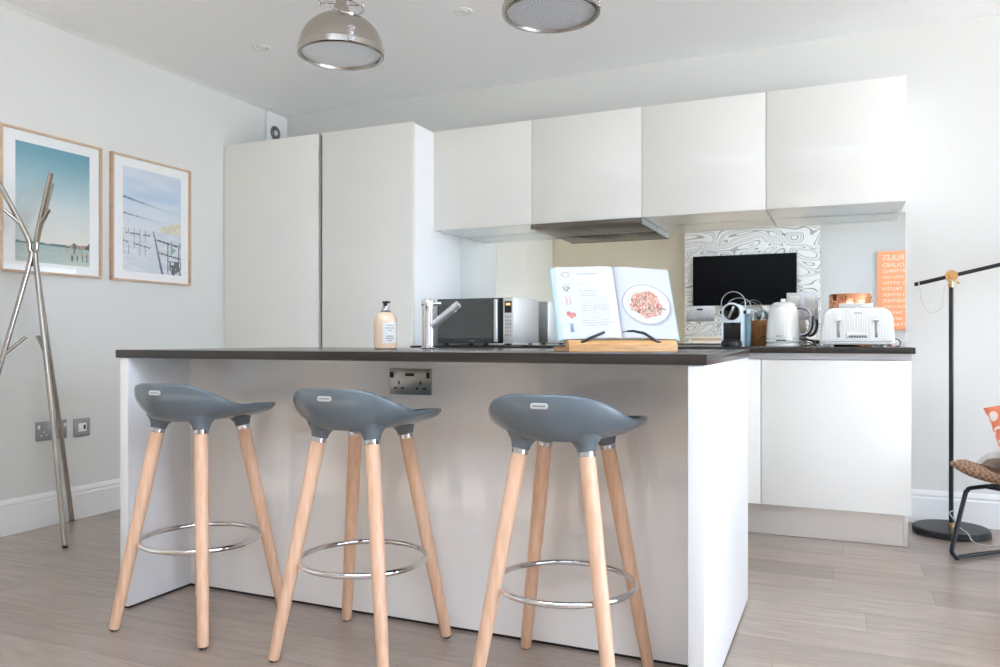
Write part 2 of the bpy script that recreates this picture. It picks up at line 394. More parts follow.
# ------------------------------------------------------------------ sockets
def socket(x, y, z, rz, n, w_, h_, label, group, dark=False, usb=False, vert=False):
    """plate standing on a wall, local -Y outward"""
    t = thing('power_socket', label, 'power socket', (x, y, z), rz, group)
    MB().box(-w_/2, w_/2, -.009, 0, -h_/2, h_/2, .003).build('face_plate', M['steel'] if dark else (M['greyplate'] if rz else M['plate']), t)
    ins = M['black'] if dark else M['white']
    for k in range(n):
        cx = 0 if n == 1 else (-.5+k)*w_*.52
        for dx, dz, ww, hh in ((0, -.004, .006, .011), (-.014, -.022, .010, .006), (.014, -.022, .010, .006)):
            MB().box(cx+dx-ww/2, cx+dx+ww/2, -.0098, -.0085, dz-hh/2, dz+hh/2).build('pin_hole', ins, t)
        sx = cx+(-.028 if k == 0 else .028)*(1 if n > 1 else 0)
        MB().box(sx-.006, sx+.006, -.013, -.0085, .012, .031, .0015).build('rocker_switch', ins, t)
    if usb:
        u = MB().box(-.017, .017, -.0098, -.0085, .018, .028).build('usb_module', M['black'], t)
    return t
socket(-1.314, 2.262, .798, 0, 2, .158, .086, 'dark steel double socket with usb on the island front', 'wall sockets', True, True)
socket(-.75, 4.5355, 1.083, 0, 2, .156, .087, 'satin steel double socket on the mirror left of the coffee machine', 'wall sockets', False, True)
socket(XL, 2.726, .477, pi/2, 2, .168, .096, 'satin double socket on the left wall behind the coat stand', 'wall sockets')
t = thing('media_socket', 'small square steel outlet plate on the left wall above the skirting', 'wall outlet', (XL, 2.899, .475), pi/2)
MB().box(-.047, .047, -.009, 0, -.047, .047, .003).build('face_plate', M['greyplate'], t)
MB().box(-.024, .024, -.011, -.0085, -.022, .022, .001).build('insert', M['white'], t)
MB().box(.006, .017, -.012, -.0105, -.011, .012).build('jack', M['black'], t)
t = thing('cooker_switch', 'large square steel switch plate on the mirror behind the kettle', 'switch', (-.209, 4.5355, 1.116))
MB().box(-.079, .079, -.009, 0, -.074, .073, .003).build('face_plate', M['plate'], t)
for cx in (-.038, .038):
    MB().box(cx-.026, cx+.026, -.012, -.0085, .004, .056, .002).build('rocker_switch', M['white'], t)
    MB().box(cx-.026, cx+.026, -.0105, -.0085, -.058, -.008, .001).build('outlet_insert', M['white'], t)

# ------------------------------------------------------------------ bar stools
def stool():
    t = thing('bar_stool', 'x', 'bar stool', (0, 0, 0), 0, 'bar stools at the island')
    def sm(x): x = max(0, min(1, x)); return x*x*(3-2*x)
    N_ = 72; A, B = .209, .192
    def rim(phi):
        cx_, sy_ = cos(phi), sin(phi)
        fr = sm((sy_+.25)/.9)
        n = 2.15+1.5*fr
        r = (abs(cx_/(A*(1+.03*fr)))**n+abs(sy_/B)**n)**(-1/n)
        back = sm((-sy_-.1)/.9)
        z = .731+.069*back if sy_ < 0 else .705+.026*abs(cx_)**1.2
        return Vector((r*cx_, r*sy_, z)), back
    ph = [2*pi*k/N_ for k in range(N_)]; R = [rim(p) for p in ph]
    rows = []
    def row(fn): rows.append([fn(*q) for q in R])
    row(lambda v, b: Vector((v.x*.02, v.y*.02, .677)))
    row(lambda v, b: Vector((v.x*.4, v.y*.4, .676)))
    row(lambda v, b: Vector((v.x*(.44+.18*b), v.y*(.44+.18*b), .676)))
    for tt in (0, .12, .3, .5, .7, .88):
        def f(v, b, tt=tt):
            k0 = .74*b+.50*(1-b)
            k = k0+(1.0-k0)*(sin(tt*pi/2)*(.55*b+.45)+tt*.55*(1-b))
            k = min(k, 1.0)
            z0 = .677+.001*(1-b); z1 = v.z-.014
            zz = z0+(z1-z0)*(tt**(1.7-.55*b))
            return Vector((v.x*k, v.y*k, zz))
        row(f)
    row(lambda v, b: Vector((v.x*1.0, v.y*1.0, v.z-.008)))
    row(lambda v, b: Vector((v.x*.995, v.y*.995, v.z-.002)))
    row(lambda v, b: Vector((v.x*.975, v.y*.975, v.z)))
    row(lambda v, b: Vector((v.x*.95, v.y*.95, v.z-.004)))
    for kk in (.86, .74, .6, .42, .22, .02):
        row(lambda v, b, kk=kk: Vector((v.x*kk, v.y*kk, .697+(v.z-.008-.697)*max(0, (kk-.3)/.65)**2.2)))
    s = MB().rows(rows, True, True, True)
    seat = s.build('seat', M['seat'], t, ang=60)
    # badge on the back
    y_ = -.189
    bd = MB().prism([((.016 if c_ > 0 else -.016)+.0075*c_, .0075*s_) for c_, s_ in [(cos(a+.01), sin(a+.01)) for a in [2*pi*q/28 for q in range(28)]]], -.002, .004, 'y', .0008).build('badge', M['plate'], seat, (-.002, -.1925, .771)); bd.rotation_euler = (radians(-6), 0, 0)
    MB().tube([(-.017+.0034*k, -.0022, .0016*(-1)**k) for k in range(11)], .0009, 6).build('engraving', M['dark'], seat, (-.002, -.1925, .771))
    for sx in (-1, 1):
        for sy in (-1, 1):
            top = Vector((sx*.092, sy*.094, .648)); bot = Vector((sx*.188, sy*.184, .006)); d = (bot-top).normalized()
            up = top-d*.035
            MB().tube([up-d*.012, up, up+d*.012, up+d*.022, top+d*.0], [.050, .043, .033, .0275, .0240], 24).build('leg_socket', M['seat'], t, ang=60)
            leg = MB().tube([top, top+d*.02, top+(bot-top)*.3, top+(bot-top)*.7, bot-d*.004, bot], [.0205, .0212, .0212, .0190, .0165, .015], 24).build('leg', M['legwood'], t, ang=50)
            MB().tube([top-d*.001, top+d*.013], [.0222, .0222], 24).build('ferrule', M['satin'], leg)
            MB().tube([bot-d*.001, Vector((bot.x, bot.y, .0005))], [.011, .012], 16).build('foot_pad', M['black'], leg)
    z = .277
    MB().tube([(.19*cos(a), .19*sin(a), z) for a in [2*pi*k/64 for k in range(64)]], .0085, 12, True).build('foot_ring', M['chrome'], t)
    return t
slab = ['grey-blue bar stool with wooden legs at the left end of the island', 'middle grey-blue bar stool, standing below the island socket',
        'grey-blue bar stool nearest the right end of the island']
st = stool()
for i, (x, y) in enumerate(((-1.967, 2.0), (-1.335, 2.012), (-.698, 2.03))):
    o = st if i == 0 else copy_tree(st)
    o.location = (x, y, 0); o['label'] = slab[i]

# ------------------------------------------------------------------ pendants
def pendant(label, glass):
    t = thing('pendant_lamp', label, 'pendant lamp', (0, 0, 2.03), 0, 'pendant lamps over the island')
    R = .165
    s = [(R-.004, .0), (R, .003), (R, .026), (R-.005, .03)]
    for k in range(1, 13):
        a = k/12*radians(74); s.append(((R-.006)*cos(a), .03+.135*sin(a)))
    s += [(.036, .165), (.030, .19), (.022, .195), (.020, .235), (.016, .24), (.014, .252), (.0, .253)]
    inner = [(R-.014, .0)]
    sh = MB().lathe([(R-.016, .012), (R-.014, .0)]+s, 56).build('shade', M['nickel'], t, ang=40)
    MB().lathe([(0, .004), (.10, .006), (R-.017, .010), (R-.017, .012), (0, .014)], 56).build('diffuser', glass, t)
    MB().tube([(0, 0, .25), (0, 0, .28)], .008, 12).build('link', M['chrome'], t)
    MB().tube([(.022*cos(a), 0, .296+.022*sin(a)) for a in [2*pi*k/24 for k in range(24)]], .005, 8, True).build('hanging_ring', M['chrome'], t)
    MB().tube([(0, 0, .315), (0, 0, ZC-2.03-.03)], .007, 12).build('rod', M['nickel'], t)
    MB().lathe([(.0, -.03), (.02, -.03), (.055, -.012), (.06, -.002), (.06, 0)], 32, (0, 0, ZC-2.03-.0005)).build('ceiling_rose', M['nickel'], t)
    for a in (.61, pi+.61):
        m = Matrix.Rotation(a, 4, 'Z')
        k = MB().tube([(.0, 0, .205), (.078, 0, .205)], .006, 12).lathe([(0, 0), (.012, .001), (.015, .006), (.012, .012), (0, .013)], 16, (.074, 0, .205), Matrix.Rotation(pi/2, 3, 'Y'))
        k.xf(m).build('side_knob', M['chrome'], t)
    # yoke strap looping down over the crown toward the room, and clasps at the rim
    a0 = -.73
    pts = [(.072*cos(a), -.072*sin(a)-.0, 0) for a in [2*pi*k/32 for k in range(32)]]
    mt = Matrix.Rotation(a0+pi/2, 4, 'Z') @ Matrix.Translation((0, -.064, .172)) @ Matrix.Rotation(radians(42), 4, 'X')
    MB().tube([mt @ Vector(p) for p in pts], .0038, 8, True).build('yoke_ring', M['chrome'], t)
    for k in range(3):
        a = a0+k*2*pi/3
        c = MB().box(-.010, .010, -.006, .004, 0, .055, .002).box(-.014, .014, -.010, .0, .006, .018, .003).box(-.005, .005, -.012, .0, .028, .05, .002)
        c.tube([(-.014, -.006, .05), (0, -.008, .058), (.014, -.006, .05)], .003, 8)
        c.xf(Matrix.Rotation(a+pi/2, 4, 'Z') @ Matrix.Translation((0, -R+.001, .004)) @ Matrix.Rotation(radians(-10), 4, 'X'))
        c.build('clasp', M['chrome'], t)
    return t
p1 = pendant('brushed nickel dome pendant above the left half of the island', M['diffuser']); p1.location = (-1.78, 2.53, 2.03)
p2 = pendant('right-hand nickel pendant with prismatic glass, its top cut by the photo edge', M['prism']); p2.location = (-.905, 2.49, 2.03); p2.rotation_euler = (0, 0, .82)

for i, (x, y) in enumerate(((-2.938, 3.425), (-1.71, 3.447))):
    t = thing('ceiling_spotlight', ['recessed ceiling spotlight nearest the left wall', 'recessed ceiling spotlight between the two pendants'][i], 'spotlight', (x, y, ZC), 0, 'recessed ceiling spotlights')
    MB().lathe([(.030, -.001), (.034, -.005), (.044, -.005), (.048, 0), (.046, .0)], 32).build('bezel', M['white'], t)
    MB().lathe([(0, -.006), (.022, -.005), (.024, -.001), (0, 0)], 24).build('lens', M['white'], t)

# extractor vent box on the left wall, above the tall cupboard
t = thing('wall_vent', 'white vent box with dark ring high in the left corner', 'vent', (XL, 4.43, 2.33))
MB().box(.0, .03, -.10, .105, -.13, .19, .004).build('box', M['trim'], t)
MB().lathe([(.022, 0), (.024, .008), (.042, .010), (.050, .004), (.05, 0)], 32, (.03, -.028, .05), Matrix.Rotation(pi/2, 3, 'Y')).build('ring', M['lens'], t)
MB().lathe([(0, .01), (.018, .008), (.022, 0)], 24, (.03, -.028, .05), Matrix.Rotation(pi/2, 3, 'Y')).build('valve', M['white'], t)

# ------------------------------------------------------------------ pictures on the left wall
def mixc(a, b, t): t = max(0, min(1, t)); return tuple(p+(q-p)*t for p, q in zip(a, b))
def vn(x, y, s=0):
    """value noise"""
    def h(i, j):
        return (math.sin(i*127.1+j*311.7+s*74.7)*43758.5453) % 1
    i, j = math.floor(x), math.floor(y); fx, fy = x-i, y-j; fx = fx*fx*(3-2*fx); fy = fy*fy*(3-2*fy)
    return (h(i, j)*(1-fx)+h(i+1, j)*fx)*(1-fy)+(h(i, j+1)*(1-fx)+h(i+1, j+1)*fx)*fy
def beach(u, v):
    hz = .15
    if v > hz:
        k = (v-hz)/(1-hz)
        c = mixc((230, 222, 210), (208, 218, 216), k/.40) if k < .40 else mixc((208, 218, 216), (100, 156, 172), (k-.40)/.60)
        c = mixc(c, (96, 150, 164), max(0, (u-.3)*(k-.7)*1.2))
        if u > .62 and v < hz+.075*min(1, (u-.6)*5)*(.45+.7*vn(u*22, 3, 1)):
            c = mixc((52, 74, 70), (112, 110, 88), vn(u*60, v*60, 2))
            if vn(u*40, v*34, 7) > .68: c = (176, 140, 112)
        elif v < hz+.014+.012*vn(u*14, 0, 4): c = (88, 108, 110)
        return c
    k = (hz-v)/hz
    c = mixc((152, 176, 172), (184, 196, 182), k)
    n = vn(u*14, v*90, 5); c = mixc(c, (214, 216, 202), n*.35)
    if u > .55 and .2 < k+.4*(1-u) < .45: c = mixc(c, (200, 156, 128), .6*vn(u*30, v*50, 8))
    if u > .7 and k < .75 and vn(u*50, v*14, 3) > .7: c = (110, 104, 92)
    return c
def jetty(u, v):
    if v > .42:
        k = (v-.42)/.58
        c = mixc((222, 222, 224), (182, 206, 224), k/.5) if k < .5 else mixc((182, 206, 224), (198, 208, 224), (k-.5)*2)
        c = mixc(c, (226, 230, 236), vn(u*2.2+v*3, v*16, 3)*.75)
        if abs(v-(.71-.10*u)) < .008*(1.2-u)+.004*vn(u*30, 1, 1): c = mixc((110, 126, 142), (200, 210, 220), u*1.5)
        if abs(v-(.555-.07*u)) < .006*(1.1-u): c = mixc((128, 130, 136), c, u*1.3)
        if u > .62 and v < .44+.10*math.sin((u-.55)*3.4)*(.7+.4*vn(u*20, v*20, 6)): c = mixc((208, 200, 172), (232, 226, 204), vn(u*30, v*30, 5))
        return c
    c = mixc((206, 212, 218), (228, 230, 232), vn(u*6, v*60, 2))
    if u < .45 and v > .16 and (abs(((u*11) % 1)-.5) > .42 or abs(v-.37) < .008 or abs(v-.29+.1*u) < .006) and vn(u*20, v*24, 9) > .3: c = (110, 124, 130)
    cx_ = .50+.16*(.42-v)/.42
    if abs(u-cx_) < .008+.035*(.42-v): c = (96, 110, 124)
    if u > cx_+.02:
        e1 = .34-.05*(u-.5)*2
        if abs(v-e1) < .009 or abs(v-(e1-.12)) < .007: c = (80, 90, 96)
        if any(abs(u-q) < .010 for q in (.76, .96)) and .02 < v < e1: c = (74, 84, 90)
        if u > .76 and v < .14 and vn(u*50, v*34, 4) > .42: c = (92, 98, 104)
        if u > .8 and v > .2 and v < .34 and vn(u*16, v*20, 14) > .6: c = (150, 176, 168)
    return c
def picture(y0, y1, label, fn):
    w_ = y1-y0; h_ = .702
    t = thing('framed_picture', label, 'picture', (XL, (y0+y1)/2, 1.263), pi/2, 'framed coastal prints')
    f = MB(); fw = .011; dp = .028
    f.box(-w_/2, -w_/2+fw, -dp, -.001, 0, h_, .001).box(w_/2-fw, w_/2, -dp, -.001, 0, h_, .001)
    f.box(-w_/2+fw, w_/2-fw, -dp, -.001, 0, fw, .001).box(-w_/2+fw, w_/2-fw, -dp, -.001, h_-fw, h_, .001)
    f.build('frame', M['oak'], t)
    MB().box(-w_/2+fw, w_/2-fw, -.012, -.002, fw, h_-fw).build('mount', M['paper'], t)
    pw, ph_ = w_-.148, h_-.118
    printed('print', pw, ph_, 110, 140, fn, t, loc=(.006, -.0126, .056))
    MB().box(-w_/2+fw, w_/2-fw, -.0225, -.021, fw, h_-fw).build('glass_pane', M['glass'], t)
    return t
picture(2.452, 3.007, 'oak-framed print of teal sky over a calm shoreline, nearer the camera', beach)
picture(3.07, 3.634, 'oak-framed print of a pale wooden jetty, nearer the tall cupboards', jetty)

# ------------------------------------------------------------------ coat stand
cx, cy = -3.49, 2.50
t = thing('coat_stand', 'brushed steel tripod coat stand by the left wall', 'coat stand', (cx, cy, 0))
R_ = .0118
feet = [(.283, -.056), (-.155, .318), (-.145, -.29)]
tops = [(.165, -.035), (-.075, .145), (-.075, -.145)]
for k in range(3):
    fx, fy = feet[k]; tx, ty = tops[k]
    d = Vector((fx, fy, 0)).normalized()*.020
    pts = bez([(fx, fy, .004), (fx*.62+d.x*.4, fy*.62+d.y*.4, .52), (d.x*1.3, d.y*1.3, 1.26), (d.x*.95, d.y*.95, 1.36), (d.x*1.9, d.y*1.9, 1.44), (tx, ty, 1.70)], 6)
    a = MB().tube(pts, R_, 16).build('pole', M['stand'], t)
    MB().tube([(fx, fy, .012), (fx, fy, .0005)], R_*1.02, 16).build('foot_cap', M['black'], a)
    side = Vector((-d.y, d.x, 0)).normalized()
    dn = d.normalized()
    base = Vector((tx*.30, ty*.30, 1.47))
    MB().tube([base, base+dn*.075+side*.01+Vector((0, 0, .065))], .0085, 12).build('prong', M['stand'], t)
    lo = Vector((fx*.36+d.x*.6, fy*.36+d.y*.6, .86))
    MB().tube([lo, lo-dn*.095+side*.01+Vector((0, 0, .09))], .0082, 12).build('prong', M['stand'], t)
MB().tube([(0, 0, 1.28), (0, 0, 1.36)], .009, 10).build('hub', M['stand'], t)

# ------------------------------------------------------------------ floor lamp
t = thing('floor_lamp', 'slim black floor lamp with brass joint against the back wall', 'floor lamp', (.472, 4.345, 0))
MB().lathe([(0, .001), (.160, .001), (.168, .006), (.168, .026), (.160, .032), (.03, .036), (0, .036)], 64).build('base', M['blackmetal'], t)
MB().tube([(0, 0, .034), (0, 0, 1.19)], .0105, 16).build('pole', M['blackmetal'], t)
MB().tube([(0, 0, .035), (0, 0, .055)], .014, 16).build('pole_collar', M['brass'], t)
j = MB().tube([(0, 0, 1.188), (0, 0, 1.222)], .013, 16).tube([(0, -.020, 1.243), (0, .020, 1.243)], .027, 24).tube([(0, -.032, 1.243), (0, -.018, 1.243)], .013, 16)
j.tube([(.02, -.01, 1.215), (.034, -.01, 1.205)], .006, 10).build('joint', M['brass'], t)
dv = Vector((1, 0, .235)).normalized()
MB().tube([Vector((0, 0, 1.243))-dv*.162, Vector((0, 0, 1.243))+dv*.60], .0095, 16).build('arm', M['blackmetal'], t)
sh = Vector((0, 0, 1.243))+dv*.60
MB().lathe([(.012, .03), (.03, .02), (.09, -.11), (.092, -.112), (.088, -.11), (.028, .012), (.01, .02)], 32, sh).build('lamp_shade', M['blackmetal'], t)
q = Vector((0, 0, 1.243))-dv*.145
cord = [q+Vector((0, -.012, .014)), q+Vector((.006, -.012, -.02)), q+Vector((.02, -.012, -.10)), q+Vector((.055, -.012, -.145)), q+Vector((.10, -.012, -.12)), (-.035, -.012, 1.13), (-.028, -.012, 1.19), (-.004, -.012, 1.212)]
MB().tube(bez(cord, 6), .0022, 8).build('cord_loop', M['cable'], t)
MB().tube(bez([(.012, -.012, .115), (-.008, -.016, .10), (.02, -.04, .06), (.03, -.07, .045), (.05, -.15, .040), (.08, -.185, .005), (.20, -.20, .003), (.5, -.16, .003), (.95, -.1, .003)], 6), .0026, 8).build('power_cord', M['cable'], t)

# ------------------------------------------------------------------ lounge chair at the right edge
ch = thing('lounge_chair', 'black sled-frame lounge chair with woven seat at the right photo edge', 'chair', (.43, 3.83, 0), radians(44))
# local +X runs to the chair's back, local -Y to its far (off-photo) side
for y in (0, -.56):
    MB().tube(bez([(.36, y, .30), (.11, y, .300), (.072, y, .29), (.055, y, .262), (-.012, y, .065), (-.016, y, .034), (.004, y, .0155), (.03, y, .0115), (.30, y, .0115), (.60, y, .0115), (.63, y, .02), (.63, y, .06), (.60, y, .28), (.56, y, .30), (.36, y, .30)], 5), .0095, 12).build('side_frame', M['blackmetal'], ch)
    MB().lathe([(0, 0), (.011, 0), (.011, .008), (0, .008)], 14, (.012, y, .0003)).build('glide', M['black'], ch)
MB().tube([(.18, 0, .30), (.18, -.56, .30)], .0085, 10).tube([(.5, 0, .30), (.5, -.56, .30)], .0085, 10).build('cross_bar', M['blackmetal'], ch)
rows = []
for j in range(17):
    y = .03-.62*j/16; rw = []
    for x, z in ((.016, .385), (.034, .400), (.08, .398), (.16, .375), (.30, .345), (.44, .335), (.54, .38), (.60, .50), (.655, .66), (.68, .76)):
        sag = .02*(1-(2*j/16-1)**2); e_ = (2*j/16-1)**6*.02
        rw.append((x+e_*.8, y, z-sag+e_))
    rows.append(rw)
top = rows; seat_ = MB()
full = [r+[(x+.006, y, z-.018) for x, y, z in reversed(r)] for r in rows]
seat_.rows(full, True, True, True).build('woven_shell', M['rattan'], ch, ang=50)
MB().tube([(.019, .03-.62*j/16, .387-.02*(1-(2*j/16-1)**2)+(2*j/16-1)**6*.02) for j in range(17)], .013, 10).build('rolled_edge', M['rattan'], ch)
# cushion
def cushion(name, w_, h_, d_, m_):
    rows = []
    n = 20
    for sgn in (1, -1):
        for j in range(n+1):
            r = []
            for i in range(n+1):
                u, v = 2*i/n-1, 2*j/n-1
                k = ((1-u**4)*(1-v**4))**.5
                pin = 1-.07*(1-abs(u)**2)*abs(v)**3; pin2 = 1-.07*(1-abs(v)**2)*abs(u)**3
                r.append((u*w_/2*pin2, sgn*d_/2*k, v*h_/2*pin))
            rows.append(r if sgn == 1 else r)
    b_ = MB(); b_.rows(rows[:n+1], False); b_.rows(rows[n+1:], False)
    bmesh.ops.remove_doubles(b_.bm, verts=b_.bm.verts, dist=1e-5)
    return b_.build(name, m_)
cu = cushion('cushion', .40, .34, .12, M['cushion']); tag(cu, 'coral cushion with white rings propped on the woven lounge chair', 'cushion')
cu.location = (.787, 4.02, .534); cu.rotation_euler = (radians(-14), radians(-19), radians(-22))
# throw draped on the seat
rows = []
for j in range(15):
    y = j/14
    r = []
    for i in range(13):
        u = i/12
        r.append((.185+.30*u, .046-.35*y, .428-.085*u+.009*sin(u*19+y*3)+.005*sin(u*41)+.015*sin(pi*y)+.012-(.035*(1-y/.16) if y < .16 else 0)))
    rows.append(r)
tb = MB(); tb.rows([r+[(x, y, z-.028) for x, y, z in reversed(r)] for r in rows], True, True, True)
th_ = tb.build('throw_blanket', M['throw'], ang=60); tag(th_, 'crumpled white throw lying on the woven lounge chair', 'throw')
th_.matrix_world = Matrix.Translation((.43, 3.83, .0)) @ Matrix.Rotation(radians(44), 4, 'Z')

# ------------------------------------------------------------------ on the island
t = thing('soap_dispenser', 'peach liquid soap bottle with pump on the island', 'soap bottle', (-1.562, 2.50, .9013))
MB().lathe([(0, 0), (.036, 0), (.042, .004), (.043, .02), (.043, .10), (.040, .118), (.030, .132), (.018, .138), (.0, .139)], 40).build('bottle', M['peach'], t)
MB().lathe([(.019, .136), (.02, .142), (.014, .144), (.0125, .147), (.0125, .160), (0, .161)], 24).build('collar', M['satin'], t)
MB().tube([(0, 0, .16), (0, 0, .172)], .008, 12).box(-.010, .018, -.007, .007, .170, .178, .002).build('pump', M['black'], t)
lb = []
for z in (.022, .098):
    lb.append([(.0436*cos(a), .0436*sin(a), z) for a in [radians(-72+6*k) for k in range(15)]])
MB().rows(lb, False).build('label_strip', M['paper'], t)
tx = MB()
for k, (z, hw) in enumerate(((.088, 5), (.078, 7), (.070, 3), (.048, 6), (.040, 7), (.032, 4))):
    tx.rows([[(.0440*cos(a), .0440*sin(a), zz) for a in [radians(-36+3*q) for q in range(-hw, hw+1)]] for zz in (z-.0016, z+.0016)], False)
tx.build('label_print', M['channel'], t)

t = thing('mixer_tap', 'chrome mixer tap with angled spout on the island', 'tap', (-1.437, 2.60, .9013))
MB().lathe([(0, 0), (.028, 0), (.029, .004), (.0235, .007), (.0235, .142), (.0225, .143), (.0225, .145), (.0235, .146), (.0235, .182), (.021, .186), (0, .186)], 40).build('body', M['chrome'], t)
dr = Vector((.93, .12, 0)).normalized()
a0 = Vector((.0, 0, .083))+dr*.012
a1 = Vector((0, 0, .168))+dr*.122
MB().tube([a0, a1], .0155, 24, flat=.92).build('spout', M['pale_steel'], t)
MB().tube([a1-dr*.016+Vector((0, 0, -.008)), a1-dr*.016+Vector((0, 0, -.030))], .0085, 16).build('aerator', M['satin'], t)
MB().tube([(.018, .008, .170), (.046, .020, .170)], .0085, 16).build('lever', M['chrome'], t)
MB().tube([(-.012, -.0225, .165), (-.012, -.0245, .165)], .003, 10).build('set_screw', M['black'], t)

# cookbook on its stand
t = thing('cookbook_stand', 'bamboo book stand with black page arms on the island', 'book stand', (-.653, 2.392, .9013), radians(38))
MB().prism([(-.065, 0), (.085, 0), (.085, .012), (-.03, .014), (-.03, .030), (-.050, .034), (-.065, .020)], -.178, .178, 'x', .0012).build('base', M['bamboo'], t)
tl = radians(20)
bk = MB().box(-.165, .165, 0, .008, 0, .20, .002); bk.xf(Matrix.Translation((0, .006, .016)) @ Matrix.Rotation(-tl, 4, 'X')); bk.build('back_board', M['bamboo'], t)
MB().tube([(0, .078, .012), (0, .055, .11)], .004, 10).build('prop', M['satin'], t)
for sx, pts in ((-1, [(-.140, -.054, .024), (-.110, -.058, .040), (-.060, -.052, .058)]), (1, [(.134, -.052, .022), (.112, -.058, .030), (.069, -.055, .056), (.034, -.052, .062), (.014, -.048, .060)])):
    a = MB().tube(pts, .0042, 10).build('page_arm', M['black'], t)
    e_ = Vector(pts[-1]); MB().tube([e_, e_+Vector((.022 if sx < 0 else -.012, .004, .008 if sx < 0 else -.001))], .0036, 10).build('tip', M['satin'], a)
MB().sphere((.0, -.058, .022), .003).build('peg', M['satin'], t)

bt = thing('cookbook', 'open cookbook showing a plate of pasta, on the bamboo stand', 'book', (-.653, 2.392, .9013), radians(38))
bm_ = Matrix.Translation((0, -.034, .033)) @ Matrix.Rotation(-tl, 4, 'X')
H_ = .238
def pg(u):  # height of page surface (toward -Y) and x, u 0 at spine 1 at fore edge
    return u*.190, .012+.016*sin(pi*min(1, u*1.0)**.45)*(1-.55*u)
for sx in (-1, 1):
    pol = [(sx*pg(k/24)[0], -pg(k/24)[1]) for k in range(25)]
    pol = pol+[(sx*(.190+.010*(sx < 0)), -.001), (0, -.001)]
    MB().prism([(x, y) for x, y in pol], 0, H_-.002, 'z').xf(bm_).build('page_block', M['pageedge'], bt, ang=50)
MB().box(-.2045, .200, -.001, .002, -.003, H_+.003, .001).xf(bm_).build('cover', mat('cover_teal', (150, 188, 186), .5), bt)
def ell(u, v, a, b, ra, rb): return ((u-a)/ra)**2+((v-b)/rb)**2
def right_page(u, v):
    return tuple(q*.83 for q in right_art(u, v))
def right_art(u, v):
    c = (232, 235, 239)
    U, V = u*.19, v*H_
    d = math.hypot(U-.100, V-.135)
    V = (V-.113)*1.16+.135; U = (U-.096)*.92+.100
    d = math.hypot(U-.100, V-.135)
    if math.hypot(U-.103, V-.130) < .083: c = mixc((188, 190, 196), c, (math.hypot(U-.103, V-.130)-.075)/.008)
    if d < .078: c = (186, 188, 194) if d > .0745 else ((252, 252, 252) if d > .060 else (242, 242, 243))
    if abs(d-.061) < .0012: c = (224, 225, 227)
    a = math.atan2(V-.135, U-.100)
    if d < .042+.012*vn(a*2.2, 1, 3)+.006*vn(a*9, 2, 4):
        n = vn(U*420, V*420, 1); n2 = vn(U*260+V*180, V*260-U*120, 2)
        c = mixc((238, 160, 150), (222, 104, 98), n)
        if n2 > .56: c = (246, 222, 208)
        if vn(U*300, V*300, 6) > .76: c = (120, 140, 92)
        if vn(U*260, V*330, 8) > .84: c = (96, 62, 72)
        if n2 < .2: c = (244, 206, 150)
    if .034 < U-.100 < .062 and abs(V-(.122-.12*(U-.134))) < .0022: c = (176, 96, 100)
    return c
def left_page(u, v):
    return tuple(q*.84 for q in left_art(u, v))
def left_art(u, v):
    # u from the spine (0) to the fore edge (1)
    U, V = (1-u)*.19, v*H_    # U from fore edge
    c = (243, 244, 246)
    if U < .052: c = (238, 240, 243)
    spots = [(.030, .212, (222, 184, 184), 0), (.030, .168, (134, 158, 128), 1), (.032, .124, (234, 152, 146), 2), (.034, .080, (230, 122, 112), 3), (.032, .036, (120, 146, 180), 4)]
    for a, b, cc, k in spots:
        du, dv = U-a, V-b
        if k == 0 and abs(math.hypot(du, dv*1.3)-.011) < .0022 and vn(U*300, V*300, 1) > .3: c = cc
        if k == 1 and math.hypot(du, dv) < .013 and vn(U*340, V*340, 2) > .48: c = cc
        if k == 2 and abs(dv) < .013 and (abs(du-.005+.004*(dv/.013)**2) < .0016 or abs(du+.006+.004*(dv/.013)**2) < .0016): c = cc
        if k == 3 and (math.hypot(du+.007, dv-.002) < .008 or math.hypot(du-.008, dv+.002) < .008 or math.hypot(du, dv+.008) < .006): c = mixc(cc, (244, 170, 160), vn(U*300, V*300, 7))
        if k == 4 and abs(du) < .0055 and abs(dv) < .014: c = cc if vn(U*300, V*200, 4) > .35 else (180, 200, 220)
    if U > .066 and U < .172:
        if abs(V-.214) < .0016 and U < .130: c = (190, 192, 196)
        for r_ in range(4, 22):
            y_ = .214-r_*.0082
            if abs(V-y_) < .0012 and U < .066+.106*(.55 if r_ < 10 else .98)*(.8+.2*vn(r_*3.1, 1, 2)) and vn(U*600, r_, 5) > .25: c = (206, 208, 212)
    return c
def surf(sx):
    def f(u, v):
        x, y = pg(u); p = bm_ @ Vector((sx*x, -y-.0006, v*H_)); return tuple(p)
    return f
printed('right_page', 1, 1, 120, 150, right_page, bt, surf(1))
printed('left_page', 1, 1, 120, 150, left_page, bt, surf(-1))

# ------------------------------------------------------------------ rear worktop
WT = .9013
t = thing('induction_hob', 'flat black glass hob under the extractor hood', 'hob', (-1.318, 4.20, WT))
MB().box(-.29, .29, -.25, .25, 0, .005, .0015).build('glass_top', M['blackgloss'], t)

